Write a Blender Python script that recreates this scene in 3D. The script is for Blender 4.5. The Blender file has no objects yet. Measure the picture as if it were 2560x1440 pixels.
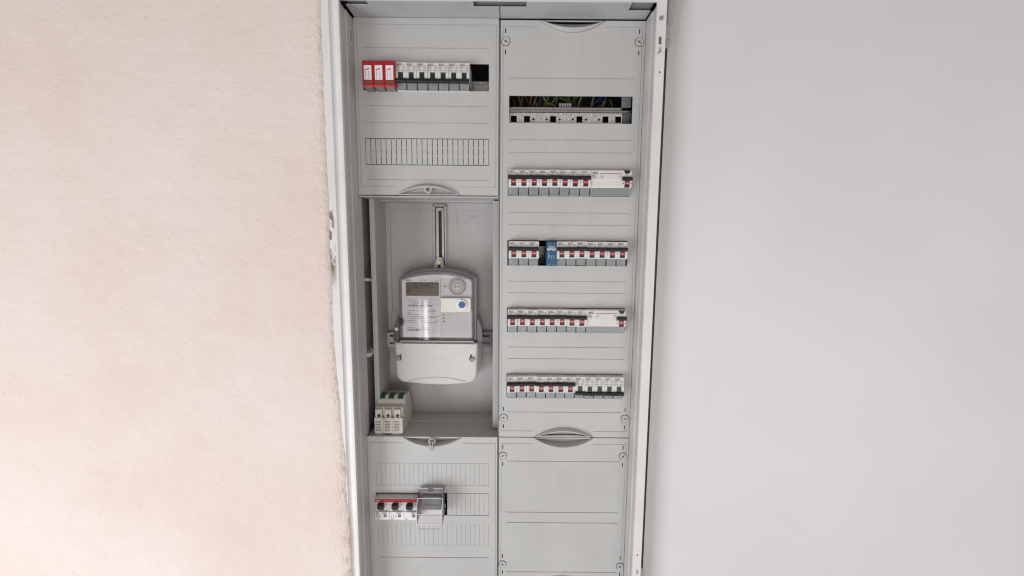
import bpy, math, random
from mathutils import Vector, Matrix
random.seed(7)
S = 0.001                                   # everything below is written in millimetres
scene = bpy.context.scene
C = scene.collection

# ------------------------------------------------------------------ camera
cam_data = bpy.data.cameras.new('camera')
cam = bpy.data.objects.new('camera', cam_data); C.objects.link(cam)
cam_data.sensor_fit = 'HORIZONTAL'; cam_data.sensor_width = 36.0
cam_data.lens = 36.0 * 1085.0 / 2560.0
cam_data.clip_start = 0.01; cam_data.clip_end = 50.0
right = Vector((0.999972, 0.000889, 0.00744)); fwd = Vector((0.0, 0.992929, -0.118710))
upv = right.cross(fwd)
cam.matrix_world = Matrix(((right.x, upv.x, -fwd.x, 0.0), (right.y, upv.y, -fwd.y, -0.8),
                           (right.z, upv.z, -fwd.z, 0.0), (0, 0, 0, 1)))
scene.camera = cam

# ------------------------------------------------------------------ light
world = bpy.data.worlds.new('World'); scene.world = world; world.use_nodes = True
bg = world.node_tree.nodes['Background']
bg.inputs[0].default_value = (1.0, 0.935, 0.895, 1); bg.inputs[1].default_value = 0.36

def area(name, loc, target, sx, sy, power, col):
    d = bpy.data.lights.new(name, 'AREA'); d.shape = 'RECTANGLE'; d.size = sx; d.size_y = sy
    d.energy = power; d.color = col
    o = bpy.data.objects.new(name, d); C.objects.link(o); o.location = loc
    o.rotation_euler = (Vector(target) - Vector(loc)).to_track_quat('-Z', 'Y').to_euler()
    return o
area('window_light', (-1.75, -1.6, -1.25), (-0.05, 0, -0.15), 1.2, 1.4, 40, (0.915, 0.96, 1.0))
area('front_fill_light', (0.35, -2.6, -0.9), (0, 0, -0.1), 2.0, 1.4, 23, (1.0, 0.97, 0.95))  # added soft frontal fill, stands for no known lamp
area('streak_light', (-0.520, -1.70, -0.515), (-0.17, 0.04, -0.168), 0.018, 0.25, 0.34, (1, 1, 1))  # thin strip lamps added only to reflect white streaks in the meter cover
area('streak_light', (-0.556, -1.70, -0.50), (-0.18, 0.04, -0.165), 0.008, 0.24, 0.09, (1, 1, 1))

scene.view_settings.view_transform = 'Standard'; scene.view_settings.look = 'None'
scene.view_settings.exposure = 0.0; scene.view_settings.gamma = 1.0
scene.render.engine = 'CYCLES'
scene.cycles.use_denoising = True
scene.cycles.denoiser = 'OPENIMAGEDENOISE'; scene.cycles.denoising_input_passes = 'RGB_ALBEDO_NORMAL'; scene.cycles.denoising_prefilter = 'ACCURATE'
scene.cycles.use_adaptive_sampling = False; scene.cycles.use_light_tree = False
scene.cycles.filter_width = 1.2
scene.cycles.max_bounces = 8; scene.cycles.diffuse_bounces = 4
scene.cycles.transparent_max_bounces = 12; scene.cycles.caustics_reflective = False

# ------------------------------------------------------------------ materials
MATS = {}
def mat(name, col, rough=0.5, var=0.0, vscale=30.0, bump=0.0, bscale=600.0, metal=0.0, dirt=None,
        dscale=(20, 20, 4), damt=0.0, dlo=0.5, dhi=0.75, spec=0.5, speck=None):
    m = bpy.data.materials.new(name); m.use_nodes = True; MATS[name] = m
    nt = m.node_tree; N = nt.nodes; L = nt.links
    p = N['Principled BSDF']
    p.inputs['Base Color'].default_value = (*col, 1); p.inputs['Roughness'].default_value = rough
    p.inputs['Metallic'].default_value = metal; p.inputs['Specular IOR Level'].default_value = spec
    if not (var or bump or damt): return m
    tc = N.new('ShaderNodeTexCoord'); geo = N.new('ShaderNodeNewGeometry')
    out = None
    if var:
        n = N.new('ShaderNodeTexNoise'); n.inputs['Scale'].default_value = vscale
        n.inputs['Detail'].default_value = 5; L.new(geo.outputs['Position'], n.inputs['Vector'])
        r = N.new('ShaderNodeMapRange'); r.inputs[1].default_value = 0.3; r.inputs[2].default_value = 0.7
        r.inputs[3].default_value = 1 - var; r.inputs[4].default_value = 1 + var * 0.6
        L.new(n.outputs['Fac'], r.inputs[0])
        mx = N.new('ShaderNodeMix'); mx.data_type = 'RGBA'; mx.blend_type = 'MULTIPLY'
        mx.inputs['Factor'].default_value = 1.0; mx.inputs[6].default_value = (*col, 1)
        L.new(r.outputs[0], mx.inputs[7]); out = mx.outputs[2]
    if damt:
        mp = N.new('ShaderNodeMapping'); mp.inputs['Scale'].default_value = dscale
        L.new(geo.outputs['Position'], mp.inputs['Vector'])
        n = N.new('ShaderNodeTexNoise'); n.inputs['Scale'].default_value = 1.0
        n.inputs['Detail'].default_value = 9; n.inputs['Roughness'].default_value = 0.68
        L.new(mp.outputs[0], n.inputs['Vector'])
        r = N.new('ShaderNodeMapRange'); r.inputs[1].default_value = dlo; r.inputs[2].default_value = dhi
        r.inputs[4].default_value = damt
        L.new(n.outputs['Fac'], r.inputs[0])
        mx = N.new('ShaderNodeMix'); mx.data_type = 'RGBA'
        L.new(r.outputs[0], mx.inputs['Factor'])
        if out: L.new(out, mx.inputs[6])
        else: mx.inputs[6].default_value = (*col, 1)
        mx.inputs[7].default_value = (*dirt, 1); out = mx.outputs[2]
    if speck:                                       # small pale scratches and plaster dust
        for sc_v, lo in (((150, 150, 420), 0.70), ((300, 300, 90), 0.715), ((160, 160, 160), 0.72)):
            mp = N.new('ShaderNodeMapping'); mp.inputs['Scale'].default_value = sc_v; mp.inputs['Rotation'].default_value = (0, 0.5, 0)
            L.new(geo.outputs['Position'], mp.inputs['Vector'])
            n = N.new('ShaderNodeTexNoise'); n.inputs['Scale'].default_value = 1.0; n.inputs['Detail'].default_value = 3
            L.new(mp.outputs[0], n.inputs['Vector'])
            r = N.new('ShaderNodeMapRange'); r.inputs[1].default_value = lo; r.inputs[2].default_value = lo + 0.03; r.inputs[4].default_value = 0.55
            L.new(n.outputs['Fac'], r.inputs[0])
            mx = N.new('ShaderNodeMix'); mx.data_type = 'RGBA'; L.new(r.outputs[0], mx.inputs['Factor'])
            L.new(out, mx.inputs[6]); mx.inputs[7].default_value = (*speck, 1); out = mx.outputs[2]
    if out: L.new(out, p.inputs['Base Color'])
    if bump:
        n = N.new('ShaderNodeTexNoise'); n.inputs['Scale'].default_value = bscale
        n.inputs['Detail'].default_value = 6; L.new(geo.outputs['Position'], n.inputs['Vector'])
        b = N.new('ShaderNodeBump'); b.inputs['Strength'].default_value = bump; b.inputs['Distance'].default_value = 0.001
        L.new(n.outputs['Fac'], b.inputs['Height']); L.new(b.outputs[0], p.inputs['Normal'])
    return m

def clear(name, tint, gloss, rough=0.04, body=0.0, bodycol=(0.6, 0.6, 0.6)):
    m = bpy.data.materials.new(name); m.use_nodes = True; MATS[name] = m
    nt = m.node_tree; N = nt.nodes; L = nt.links
    N.remove(N['Principled BSDF']); o = N['Material Output']
    t = N.new('ShaderNodeBsdfTransparent'); t.inputs[0].default_value = (*tint, 1)
    g = N.new('ShaderNodeBsdfGlossy'); g.inputs['Roughness'].default_value = rough
    fr = N.new('ShaderNodeFresnel'); fr.inputs['IOR'].default_value = gloss
    m1 = N.new('ShaderNodeMixShader'); L.new(fr.outputs[0], m1.inputs[0]); 
    if body:
        d = N.new('ShaderNodeBsdfDiffuse'); d.inputs[0].default_value = (*bodycol, 1)
        m2 = N.new('ShaderNodeMixShader'); m2.inputs[0].default_value = body
        L.new(t.outputs[0], m2.inputs[1]); L.new(d.outputs[0], m2.inputs[2]); L.new(m2.outputs[0], m1.inputs[1])
    else:
        L.new(t.outputs[0], m1.inputs[1])
    L.new(g.outputs[0], m1.inputs[2]); L.new(m1.outputs[0], o.inputs['Surface'])
    return m

mat('cover', (0.512, 0.505, 0.495), 0.40, 0.06, 7, 0.05, 1500, dirt=(0.39, 0.355, 0.31), dscale=(22, 22, 16), damt=0.5, dlo=0.55, dhi=0.85, speck=(0.72, 0.71, 0.70))
mat('board', (0.475, 0.46, 0.455), 0.45, 0.05, 9, 0.05, 1500, dirt=(0.34, 0.30, 0.27), dscale=(20, 20, 12), damt=0.4, dlo=0.52, dhi=0.8)
mat('ledge', (0.55, 0.525, 0.495), 0.7, 0.12, 60, 0.2, 900, speck=(0.7, 0.68, 0.66), dirt=(0.28, 0.25, 0.22), dscale=(60, 60, 60), damt=0.7, dlo=0.5, dhi=0.8)
mat('frame', (0.74, 0.725, 0.72), 0.4, 0.05, 14, 0.06, 900, dirt=(0.42, 0.36, 0.30), dscale=(90, 90, 9), damt=0.35, dlo=0.60, dhi=0.85)
mat('side', (0.57, 0.55, 0.535), 0.45, 0.08, 20, 0.06, 900, dirt=(0.34, 0.30, 0.26), dscale=(70, 70, 9), damt=0.55, dlo=0.5, dhi=0.8)
mat('ceiling_sheet', (0.44, 0.44, 0.45), 0.4, 0.05, 14, 0.05, 900)
mat('dark_sheet', (0.22, 0.21, 0.225), 0.5)
mat('housing', (0.09, 0.085, 0.082), 0.6)
mat('door', (0.69, 0.663, 0.672), 0.36, 0.04, 4, 0.10, 260, dirt=(0.42, 0.39, 0.37), dscale=(55, 55, 38), damt=0.45, dlo=0.665, dhi=0.82)
mat('plastic_white', (0.70, 0.68, 0.65), 0.4, 0.05, 60, dirt=(0.42, 0.36, 0.28), dscale=(90, 90, 90), damt=0.4, dlo=0.58, dhi=0.85)
mat('shell_white', (0.62, 0.61, 0.59), 0.35, 0.04, 30, 0.04, 900, dirt=(0.48, 0.44, 0.40), dscale=(60, 60, 60), damt=0.4, dlo=0.57, dhi=0.85)
mat('old_white', (0.62, 0.585, 0.54), 0.55, 0.08, 60, 0.08, 900, dirt=(0.22, 0.15, 0.10), dscale=(120, 120, 120), damt=0.6, dlo=0.52, dhi=0.78)
mat('toggle', (0.014, 0.015, 0.020), 0.42, 0.1, 90, spec=0.35)
mat('black', (0.012, 0.012, 0.013), 0.5)
mat('red_window', (0.30, 0.008, 0.015), 0.4)
mat('green_window', (0.004, 0.026, 0.021), 0.4)
mat('ink', (0.055, 0.052, 0.055), 0.7)
mat('ink_faded', (0.19, 0.165, 0.16), 0.7)
mat('ink_red', (0.33, 0.02, 0.03), 0.6)
mat('ink_fine', (0.36, 0.335, 0.32), 0.7)
mat('ink_white', (0.75, 0.74, 0.74), 0.6)
mat('ink_blue', (0.03, 0.07, 0.22), 0.6)
mat('flap_body', (0.36, 0.37, 0.38), 0.5, 0.03, 40)
mat('red', (0.37, 0.009, 0.016), 0.35, 0.06, 60, 0.03, 900)
mat('red_stripe', (0.33, 0.012, 0.02), 0.35)
mat('label_white', (0.78, 0.76, 0.76), 0.45)
mat('olive_window', (0.09, 0.11, 0.05), 0.3)
mat('blue', (0.004, 0.085, 0.185), 0.4, 0.05, 60)
mat('button_blue', (0.02, 0.10, 0.25), 0.35)
mat('green', (0.010, 0.075, 0.038), 0.45, 0.1, 90)
mat('grey_plastic', (0.34, 0.335, 0.34), 0.35, 0.04, 50)
mat('rim_plastic', (0.29, 0.28, 0.285), 0.18, 0.04, 50)
mat('face_white', (0.90, 0.88, 0.885), 0.4)
mat('face_grey', (0.76, 0.75, 0.75), 0.4)
mat('lcd', (0.155, 0.112, 0.062), 0.25)
mat('lcd_ink', (0.016, 0.015, 0.014), 0.4)
mat('cream', (0.72, 0.69, 0.63), 0.45, 0.04, 60)
mat('port_disc', (0.50, 0.44, 0.44), 0.25)
mat('plastic_grey_tab', (0.40, 0.37, 0.36), 0.5, 0.08, 80)
mat('steel', (0.50, 0.49, 0.48), 0.32, 0.18, 160, 0.05, 900, metal=0.75)
mat('galvanised', (0.62, 0.60, 0.57), 0.42, 0.45, 420, 0.12, 700, metal=0.55)
mat('brass', (0.50, 0.42, 0.30), 0.3, 0.15, 300, metal=0.9)
mat('block_grey', (0.17, 0.17, 0.175), 0.4, 0.1, 80)
mat('lead', (0.27, 0.255, 0.24), 0.5, 0.2, 300, 0.3, 900, metal=0.4)
mat('hinge_metal', (0.46, 0.44, 0.42), 0.45, 0.08, 100, metal=0.2)
for n, c in (('wire_earth', (0.13, 0.135, 0.03)), ('wire_brown', (0.10, 0.06, 0.03)), ('wire_blue', (0.02, 0.05, 0.14)),
             ('wire_black', (0.015, 0.015, 0.017)), ('wire_orange', (0.22, 0.09, 0.035)), ('wire_grey', (0.19, 0.19, 0.21))):
    mat(n, c, 0.4)
mat('terminal_orange', (0.45, 0.22, 0.06), 0.4)
clear('clear_flap', (0.88, 0.90, 0.91), 1.35, 0.12, 0.32, (0.62, 0.64, 0.65))
clear('clear_meter', (0.99, 0.985, 0.99), 1.5, 0.055)
clear('clear_ear', (0.70, 0.68, 0.69), 1.5, 0.05, 0.28, (0.42, 0.40, 0.41))
clear('clear_box', (0.995, 0.99, 0.995), 1.28, 0.1, 0.05, (0.95, 0.94, 0.95))

def plaster():
    m = bpy.data.materials.new('plaster'); m.use_nodes = True; MATS['plaster'] = m
    nt = m.node_tree; N = nt.nodes; L = nt.links; p = N['Principled BSDF']; p.inputs['Roughness'].default_value = 0.85
    geo = N.new('ShaderNodeNewGeometry')
    def noise(sc, det=6, ro=0.55, scale=None):
        n = N.new('ShaderNodeTexNoise'); n.inputs['Scale'].default_value = sc; n.inputs['Detail'].default_value = det
        n.inputs['Roughness'].default_value = ro
        if scale:
            mp = N.new('ShaderNodeMapping'); mp.inputs['Scale'].default_value = scale
            L.new(geo.outputs['Position'], mp.inputs[0]); L.new(mp.outputs[0], n.inputs['Vector'])
        else: L.new(geo.outputs['Position'], n.inputs['Vector'])
        return n
    ramp = N.new('ShaderNodeValToRGB'); big = noise(4.5, 7)
    ramp.color_ramp.elements[0].position = 0.32; ramp.color_ramp.elements[0].color = (0.735, 0.612, 0.555, 1)
    ramp.color_ramp.elements[1].position = 0.68; ramp.color_ramp.elements[1].color = (0.785, 0.69, 0.642, 1)
    L.new(big.outputs['Fac'], ramp.inputs[0])
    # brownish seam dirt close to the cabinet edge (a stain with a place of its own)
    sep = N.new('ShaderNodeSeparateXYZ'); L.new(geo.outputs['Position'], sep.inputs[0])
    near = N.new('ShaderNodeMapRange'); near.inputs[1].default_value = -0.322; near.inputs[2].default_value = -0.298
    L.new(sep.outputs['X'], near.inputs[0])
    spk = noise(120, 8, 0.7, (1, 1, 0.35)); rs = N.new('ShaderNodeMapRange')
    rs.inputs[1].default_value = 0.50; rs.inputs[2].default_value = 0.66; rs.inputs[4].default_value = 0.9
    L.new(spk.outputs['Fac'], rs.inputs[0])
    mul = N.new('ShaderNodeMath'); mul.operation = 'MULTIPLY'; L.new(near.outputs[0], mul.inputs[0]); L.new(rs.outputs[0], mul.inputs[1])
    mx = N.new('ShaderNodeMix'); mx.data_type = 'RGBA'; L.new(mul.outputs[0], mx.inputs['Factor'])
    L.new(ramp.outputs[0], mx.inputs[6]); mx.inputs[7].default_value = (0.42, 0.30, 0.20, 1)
    # pits and grit
    pit = noise(150, 2, 0.5); rp = N.new('ShaderNodeMapRange'); rp.inputs[1].default_value = 0.30; rp.inputs[2].default_value = 0.24; rp.inputs[4].default_value = 0.45
    L.new(pit.outputs['Fac'], rp.inputs[0])
    mg = N.new('ShaderNodeMix'); mg.data_type = 'RGBA'; L.new(rp.outputs[0], mg.inputs['Factor']); L.new(mx.outputs[2], mg.inputs[6]); mg.inputs[7].default_value = (0.46, 0.36, 0.31, 1)
    gr = noise(700, 3, 0.6); rg = N.new('ShaderNodeMapRange'); rg.inputs[1].default_value = 0.3; rg.inputs[2].default_value = 0.7; rg.inputs[3].default_value = 0.93; rg.inputs[4].default_value = 1.05
    L.new(gr.outputs['Fac'], rg.inputs[0])
    mh = N.new('ShaderNodeMix'); mh.data_type = 'RGBA'; mh.blend_type = 'MULTIPLY'; mh.inputs['Factor'].default_value = 1.0
    L.new(mg.outputs[2], mh.inputs[6]); L.new(rg.outputs[0], mh.inputs[7]); L.new(mh.outputs[2], p.inputs['Base Color'])
    f1 = noise(260, 4); f2 = noise(28, 6)
    a = N.new('ShaderNodeMath'); a.operation = 'MULTIPLY_ADD'; a.inputs[1].default_value = 2.6
    tr = noise(1.0, 5, 0.6, (16, 16, 42)); td = N.new('ShaderNodeMath'); td.operation = 'MULTIPLY'; td.inputs[1].default_value = 0.5; L.new(tr.outputs['Fac'], td.inputs[0])
    ts = N.new('ShaderNodeMath'); ts.operation = 'MULTIPLY_ADD'; ts.inputs[1].default_value = 0.5
    L.new(f1.outputs['Fac'], ts.inputs[0]); L.new(td.outputs[0], ts.inputs[2])
    L.new(f2.outputs['Fac'], a.inputs[0]); L.new(ts.outputs[0], a.inputs[2])
    b = N.new('ShaderNodeBump'); b.inputs['Strength'].default_value = 0.6; b.inputs['Distance'].default_value = 0.0015
    band = N.new('ShaderNodeMapRange'); band.inputs[1].default_value = -0.350; band.inputs[2].default_value = -0.315
    band.inputs[3].default_value = 0.0; band.inputs[4].default_value = 2.6; L.new(sep.outputs['X'], band.inputs[0])
    f3 = noise(170, 3, 0.6, (1, 1, 0.7)); m3 = N.new('ShaderNodeMath'); m3.operation = 'MULTIPLY_ADD'
    L.new(f3.outputs['Fac'], m3.inputs[0]); L.new(band.outputs[0], m3.inputs[1]); L.new(a.outputs[0], m3.inputs[2])
    L.new(m3.outputs[0], b.inputs['Height']); L.new(b.outputs[0], p.inputs['Normal'])
plaster()

def lip_paint():                                   # white frame lip with chipped paint
    m = MATS['frame'].copy(); m.name = 'lip'; MATS['lip'] = m
    nt = m.node_tree; N = nt.nodes; L = nt.links; p = N['Principled BSDF']
    src = p.inputs['Base Color'].links[0].from_socket
    geo = N.new('ShaderNodeNewGeometry'); sep = N.new('ShaderNodeSeparateXYZ'); L.new(geo.outputs['Position'], sep.inputs[0])
    z1 = N.new('ShaderNodeMapRange'); z1.interpolation_type = 'SMOOTHSTEP'
    z1.inputs[1].default_value = -0.10; z1.inputs[2].default_value = -0.05; L.new(sep.outputs['Z'], z1.inputs[0])
    z2 = N.new('ShaderNodeMapRange'); z2.interpolation_type = 'SMOOTHSTEP'; z2.inputs[1].default_value = 0.052; z2.inputs[2].default_value = 0.030
    L.new(sep.outputs['Z'], z2.inputs[0])
    x1 = N.new('ShaderNodeMapRange'); x1.inputs[1].default_value = -0.300; x1.inputs[2].default_value = -0.305; L.new(sep.outputs['X'], x1.inputs[0])
    n = N.new('ShaderNodeTexNoise'); n.inputs['Scale'].default_value = 95; n.inputs['Detail'].default_value = 8
    mp = N.new('ShaderNodeMapping'); mp.inputs['Scale'].default_value = (1.6, 1, 0.55); L.new(geo.outputs['Position'], mp.inputs[0]); L.new(mp.outputs[0], n.inputs['Vector'])
    t = N.new('ShaderNodeMapRange'); t.inputs[1].default_value = 0.45; t.inputs[2].default_value = 0.51; L.new(n.outputs['Fac'], t.inputs[0])
    def mul(a, b):
        q = N.new('ShaderNodeMath'); q.operation = 'MULTIPLY'; L.new(a, q.inputs[0]); L.new(b, q.inputs[1]); return q.outputs[0]
    f = mul(mul(mul(z1.outputs[0], z2.outputs[0]), x1.outputs[0]), t.outputs[0])
    mx = N.new('ShaderNodeMix'); mx.data_type = 'RGBA'; L.new(f, mx.inputs['Factor']); L.new(src, mx.inputs[6])
    mx.inputs[7].default_value = (0.20, 0.16, 0.13, 1); L.new(mx.outputs[2], p.inputs['Base Color'])
lip_paint()

# ------------------------------------------------------------------ mesh helpers
class MB:
    def __init__(s): s.v = []; s.f = []
    def quad(s, a, b, c, d):
        n = len(s.v); s.v += [a, b, c, d]; s.f.append((n, n+1, n+2, n+3)); return s
    def box(s, x0, x1, y0, y1, z0, z1):
        n = len(s.v)
        s.v += [(x0,y0,z0),(x1,y0,z0),(x1,y1,z0),(x0,y1,z0),(x0,y0,z1),(x1,y0,z1),(x1,y1,z1),(x0,y1,z1)]
        s.f += [(n,n+3,n+2,n+1),(n+4,n+5,n+6,n+7),(n,n+1,n+5,n+4),(n+1,n+2,n+6,n+5),(n+2,n+3,n+7,n+6),(n+3,n,n+4,n+7)]
        return s
    def prism(s, poly, a, b, axis, poly2=None):
        """poly: 2-D outline; axis X: (y,z), Y: (x,z), Z: (x,y); runs from a to b"""
        mk = {'X': lambda p, t: (t, p[0], p[1]), 'Y': lambda p, t: (p[0], t, p[1]), 'Z': lambda p, t: (p[0], p[1], t)}[axis]
        n = len(s.v); k = len(poly); q = poly2 or poly
        s.v += [mk(p, a) for p in poly] + [mk(p, b) for p in q]
        s.f.append(tuple(range(n, n+k))); s.f.append(tuple(range(n+2*k-1, n+k-1, -1)))
        for i in range(k):
            j = (i+1) % k; s.f.append((n+j, n+i, n+k+i, n+k+j))
        return s
    def cyl(s, x, z, r, y0, y1, n=24, r1=None):
        r1 = r if r1 is None else r1
        return s.prism([(x + r*math.cos(2*math.pi*i/n), z + r*math.sin(2*math.pi*i/n)) for i in range(n)], y0, y1, 'Y',
                       [(x + r1*math.cos(2*math.pi*i/n), z + r1*math.sin(2*math.pi*i/n)) for i in range(n)])
    def ring(s, x, z, ra, rb, y0, y1, n=28):
        b = len(s.v)
        for i in range(n):
            c, q = math.cos(2*math.pi*i/n), math.sin(2*math.pi*i/n)
            s.v += [(x+ra*c, y0, z+ra*q), (x+rb*c, y0, z+rb*q), (x+rb*c, y1, z+rb*q), (x+ra*c, y1, z+ra*q)]
        for i in range(n):
            j = (i+1) % n
            for k in range(4): s.f.append((b+4*i+k, b+4*i+(k+1) % 4, b+4*j+(k+1) % 4, b+4*j+k))
        return s
    def tube(s, pts, r, n=8):
        b = len(s.v); pts = [Vector(p) for p in pts]
        for i, p in enumerate(pts):
            t = (pts[min(i+1, len(pts)-1)] - pts[max(i-1, 0)]).normalized()
            a = t.cross(Vector((0.1, 0.95, 0.3))).normalized(); c = t.cross(a)
            for k in range(n):
                w = 2*math.pi*k/n; s.v.append(tuple(p + a*(r*math.cos(w)) + c*(r*math.sin(w))))
        for i in range(len(pts)-1):
            for k in range(n):
                s.f.append((b+i*n+k, b+i*n+(k+1) % n, b+(i+1)*n+(k+1) % n, b+(i+1)*n+k))
        s.f.append(tuple(b+k for k in range(n-1, -1, -1))); s.f.append(tuple(b+(len(pts)-1)*n+k for k in range(n)))
        return s
    def relief(s, x0, x1, z0, z1, cells, thick, to):
        """a plate made of cells: depth>0 sunk, <0 proud, None a hole; to(x,z,depth) -> point"""
        xs = sorted({x0, x1, *[min(max(c[i], x0), x1) for c in cells for i in (0, 1)]})
        zs = sorted({z0, z1, *[min(max(c[i], z0), z1) for c in cells for i in (2, 3)]})
        nx, nz = len(xs)-1, len(zs)-1
        d = [[0.0]*nz for _ in range(nx)]
        for (a, b, c, e, dep) in cells:
            for i in range(nx):
                xm = (xs[i]+xs[i+1])/2
                if not a < xm < b: continue
                for j in range(nz):
                    if c < (zs[j]+zs[j+1])/2 < e: d[i][j] = thick if dep is None else dep
        for i in range(nx):
            for j in range(nz):
                q = d[i][j]; A, B, Cc, E = xs[i], xs[i+1], zs[j], zs[j+1]
                if q != thick: s.quad(to(A,Cc,q), to(B,Cc,q), to(B,E,q), to(A,E,q))
                r = d[i+1][j] if i+1 < nx else thick
                if r != q: s.quad(to(B,Cc,q), to(B,Cc,r), to(B,E,r), to(B,E,q))
                r = d[i][j+1] if j+1 < nz else thick
                if r != q: s.quad(to(A,E,q), to(B,E,q), to(B,E,r), to(A,E,r))
                if i == 0 and q != thick: s.quad(to(A,Cc,thick), to(A,Cc,q), to(A,E,q), to(A,E,thick))
                if j == 0 and q != thick: s.quad(to(A,Cc,q), to(A,Cc,thick), to(B,Cc,thick), to(B,Cc,q))
        return s
    def mesh(s, name, org=(0, 0, 0)):
        me = bpy.data.meshes.new(name)
        me.from_pydata([((x-org[0])*S, (y-org[1])*S, (z-org[2])*S) for x, y, z in s.v], [], s.f)
        me.validate(); me.update()
        return me

ORG = {}
def link(name, me, m, parent=None, smooth=False, bevel=0.0, fix=True):
    o = bpy.data.objects.new(name, me); C.objects.link(o)
    if m and not me.materials: me.materials.append(MATS[m])
    if parent: o.parent = parent
    if fix:
        import bmesh
        bm = bmesh.new(); bm.from_mesh(me); bmesh.ops.remove_doubles(bm, verts=bm.verts, dist=1e-6)
        bmesh.ops.recalc_face_normals(bm, faces=bm.faces); bm.to_mesh(me); bm.free()
    if smooth:
        me.shade_smooth(); me.set_sharp_from_angle(angle=0.7)
    if bevel:
        b = o.modifiers.new('bevel', 'BEVEL'); b.width = bevel*S; b.segments = 2; b.limit_method = 'ANGLE'; b.angle_limit = 0.6
    return o
def root_of(o):
    while o.parent: o = o.parent
    return o
def org_of(p):
    return ORG.get(root_of(p).name, (0, 0, 0)) if p else (0, 0, 0)
def part(name, mb, m, parent, smooth=False, bevel=0.0, fix=True):
    return link(name, mb.mesh(name, org_of(parent)), m, parent, smooth, bevel, fix)
def thing(name, label, cat, org=(0, 0, 0), group=None):
    o = bpy.data.objects.new(name, None); C.objects.link(o); o.empty_display_size = 0.02
    o.location = (org[0]*S, org[1]*S, org[2]*S); ORG[o.name] = org
    o['label'] = label; o['category'] = cat
    if group: o['group'] = group
    return o

_txt = {}
def text_mb(txt, w, h, x, y, z, shear=0.0, vertical=False, font_shear=0.0):
    """flat print facing the viewer; fills a w x h box whose lower left corner is (x, z)"""
    if txt not in _txt:
        cu = bpy.data.curves.new('print', 'FONT'); cu.body = txt; cu.resolution_u = 2; cu.offset = 0.022 if txt in ('AEG', 'L1', 'L2', 'L3', 'ISKRA', 'I-ON') else 0.0
        ob = bpy.data.objects.new('print', cu); C.objects.link(ob)
        dg = bpy.context.evaluated_depsgraph_get(); me = bpy.data.meshes.new_from_object(ob.evaluated_get(dg))
        V = [tuple(v.co) for v in me.vertices]; F = [tuple(p.vertices) for p in me.polygons]
        bpy.data.objects.remove(ob); bpy.data.curves.remove(cu); bpy.data.meshes.remove(me)
        a, b = min(v[0] for v in V), max(v[0] for v in V); c, d = min(v[1] for v in V), max(v[1] for v in V)
        _txt[txt] = ([((v[0]-a)/(b-a), (v[1]-c)/max(d-c, 1e-6)) for v in V], F)
    V, F = _txt[txt]; mb = MB()
    for u, t in V:
        if vertical: mb.v.append((x + w*(1-t), y, z + h*u))
        else: mb.v.append((x + w*u + shear*t, y, z + h*t))
    mb.f = list(F)
    return mb
def merge(*mbs):
    r = MB()
    for m in mbs:
        n = len(r.v); r.v += m.v; r.f += [tuple(i+n for i in f) for f in m.f]
    return r
def bars(x0, x1, z, y, h=0.7, seed=0, dens=0.8):
    """a line of illegible fine print"""
    rnd = random.Random(seed); mb = MB(); x = x0
    while x < x1:
        w = rnd.uniform(0.8, 2.6)
        if rnd.random() < dens: mb.quad((x, y, z), (min(x+w, x1), y, z), (min(x+w, x1), y, z+h), (x, y, z+h))
        x += w + 0.45
    return mb

# ------------------------------------------------------------------ the wall
def seam(z):
    pts = [(480, -309), (200, -310), (-190, -311), (-300, -306), (-400, -299.5), (-640, -296), (-900, -294)]
    for (a, xa), (b, xb) in zip(pts, pts[1:]):
        if a >= z >= b: return xa + (xb-xa)*(a-z)/(a-b)
    return pts[-1][1]
wb = MB(); rnd = random.Random(3); prev = None; drift = 0
zz = 480.0
while zz > -860:
    drift = 0.88*drift + rnd.uniform(-0.55, 0.55)
    xe = seam(zz) + drift + rnd.uniform(-0.35, 0.35)
    row = [(-2300, -58.5, zz), (xe-26, -58.5, zz), (xe-9, -59.2-rnd.uniform(0, .6), zz), (xe-2.5, -58.8, zz), (xe, -57.3, zz), (xe+0.3, -50, zz)]
    if prev:
        for i in range(5): wb.quad(prev[i], row[i], row[i+1], prev[i+1])
    prev = row; zz -= 3.0
wb.quad((290, 6, 860), (290, 6, -860), (2600, 6, -860), (2600, 6, 860))
wall = link('wall', wb.mesh('wall'), 'plaster', smooth=True); wall['kind'] = 'structure'

# ------------------------------------------------------------------ the cabinet
cab = thing('electrical_cabinet', 'grey metal electrical cabinet set in the plaster wall with its door swung open', 'cabinet', (-25, 180, -760))
ZB, ZT = -770, 374
h = MB()                                                   # outer steel housing, open to the front
h.box(-292, -290, -50, 182, ZB, 396).box(240, 242, -50, 182, ZB, 396).box(-290, 240, 180, 182, ZB, 396).box(-290, 240, -50, 180, 394, 396).box(-290, 240, -50, 180, ZB, ZB+2)
part('housing', h, 'housing', cab)
part('added_slot_panel', MB().box(-289.8, -287.6, 18, 178, ZB+4, 70), 'side', cab)  # added paler panel that lightens the view into the dark left slot
fp = [(-320, -57), (-297.5, -57), (-296.5, -53.5), (-292, -52.5), (-286.5, -53), (-285.2, -57.6), (-281, -57.8), (-280.4, -57), (-280.4, -50), (-320, -50)]
part('frame_profile', MB().prism(fp, ZB, 396, 'Z'), 'lip', cab, bevel=0.5)
sp = [(-280.4, -49.8), (-280.4, -31), (-279, -29.5), (-279, 3), (-281.5, 3), (-281.5, -49.8)]
part('side_panel', MB().prism(sp, 72, 371, 'Z'), 'side', cab)
sp2 = [(-280.4, -49.8), (-280.4, -31), (-279, -29.5), (-279, 16), (-281.5, 16), (-281.5, -49.8)]
part('side_panel', MB().prism(sp2, ZB, 72, 'Z'), 'side', cab)
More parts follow.
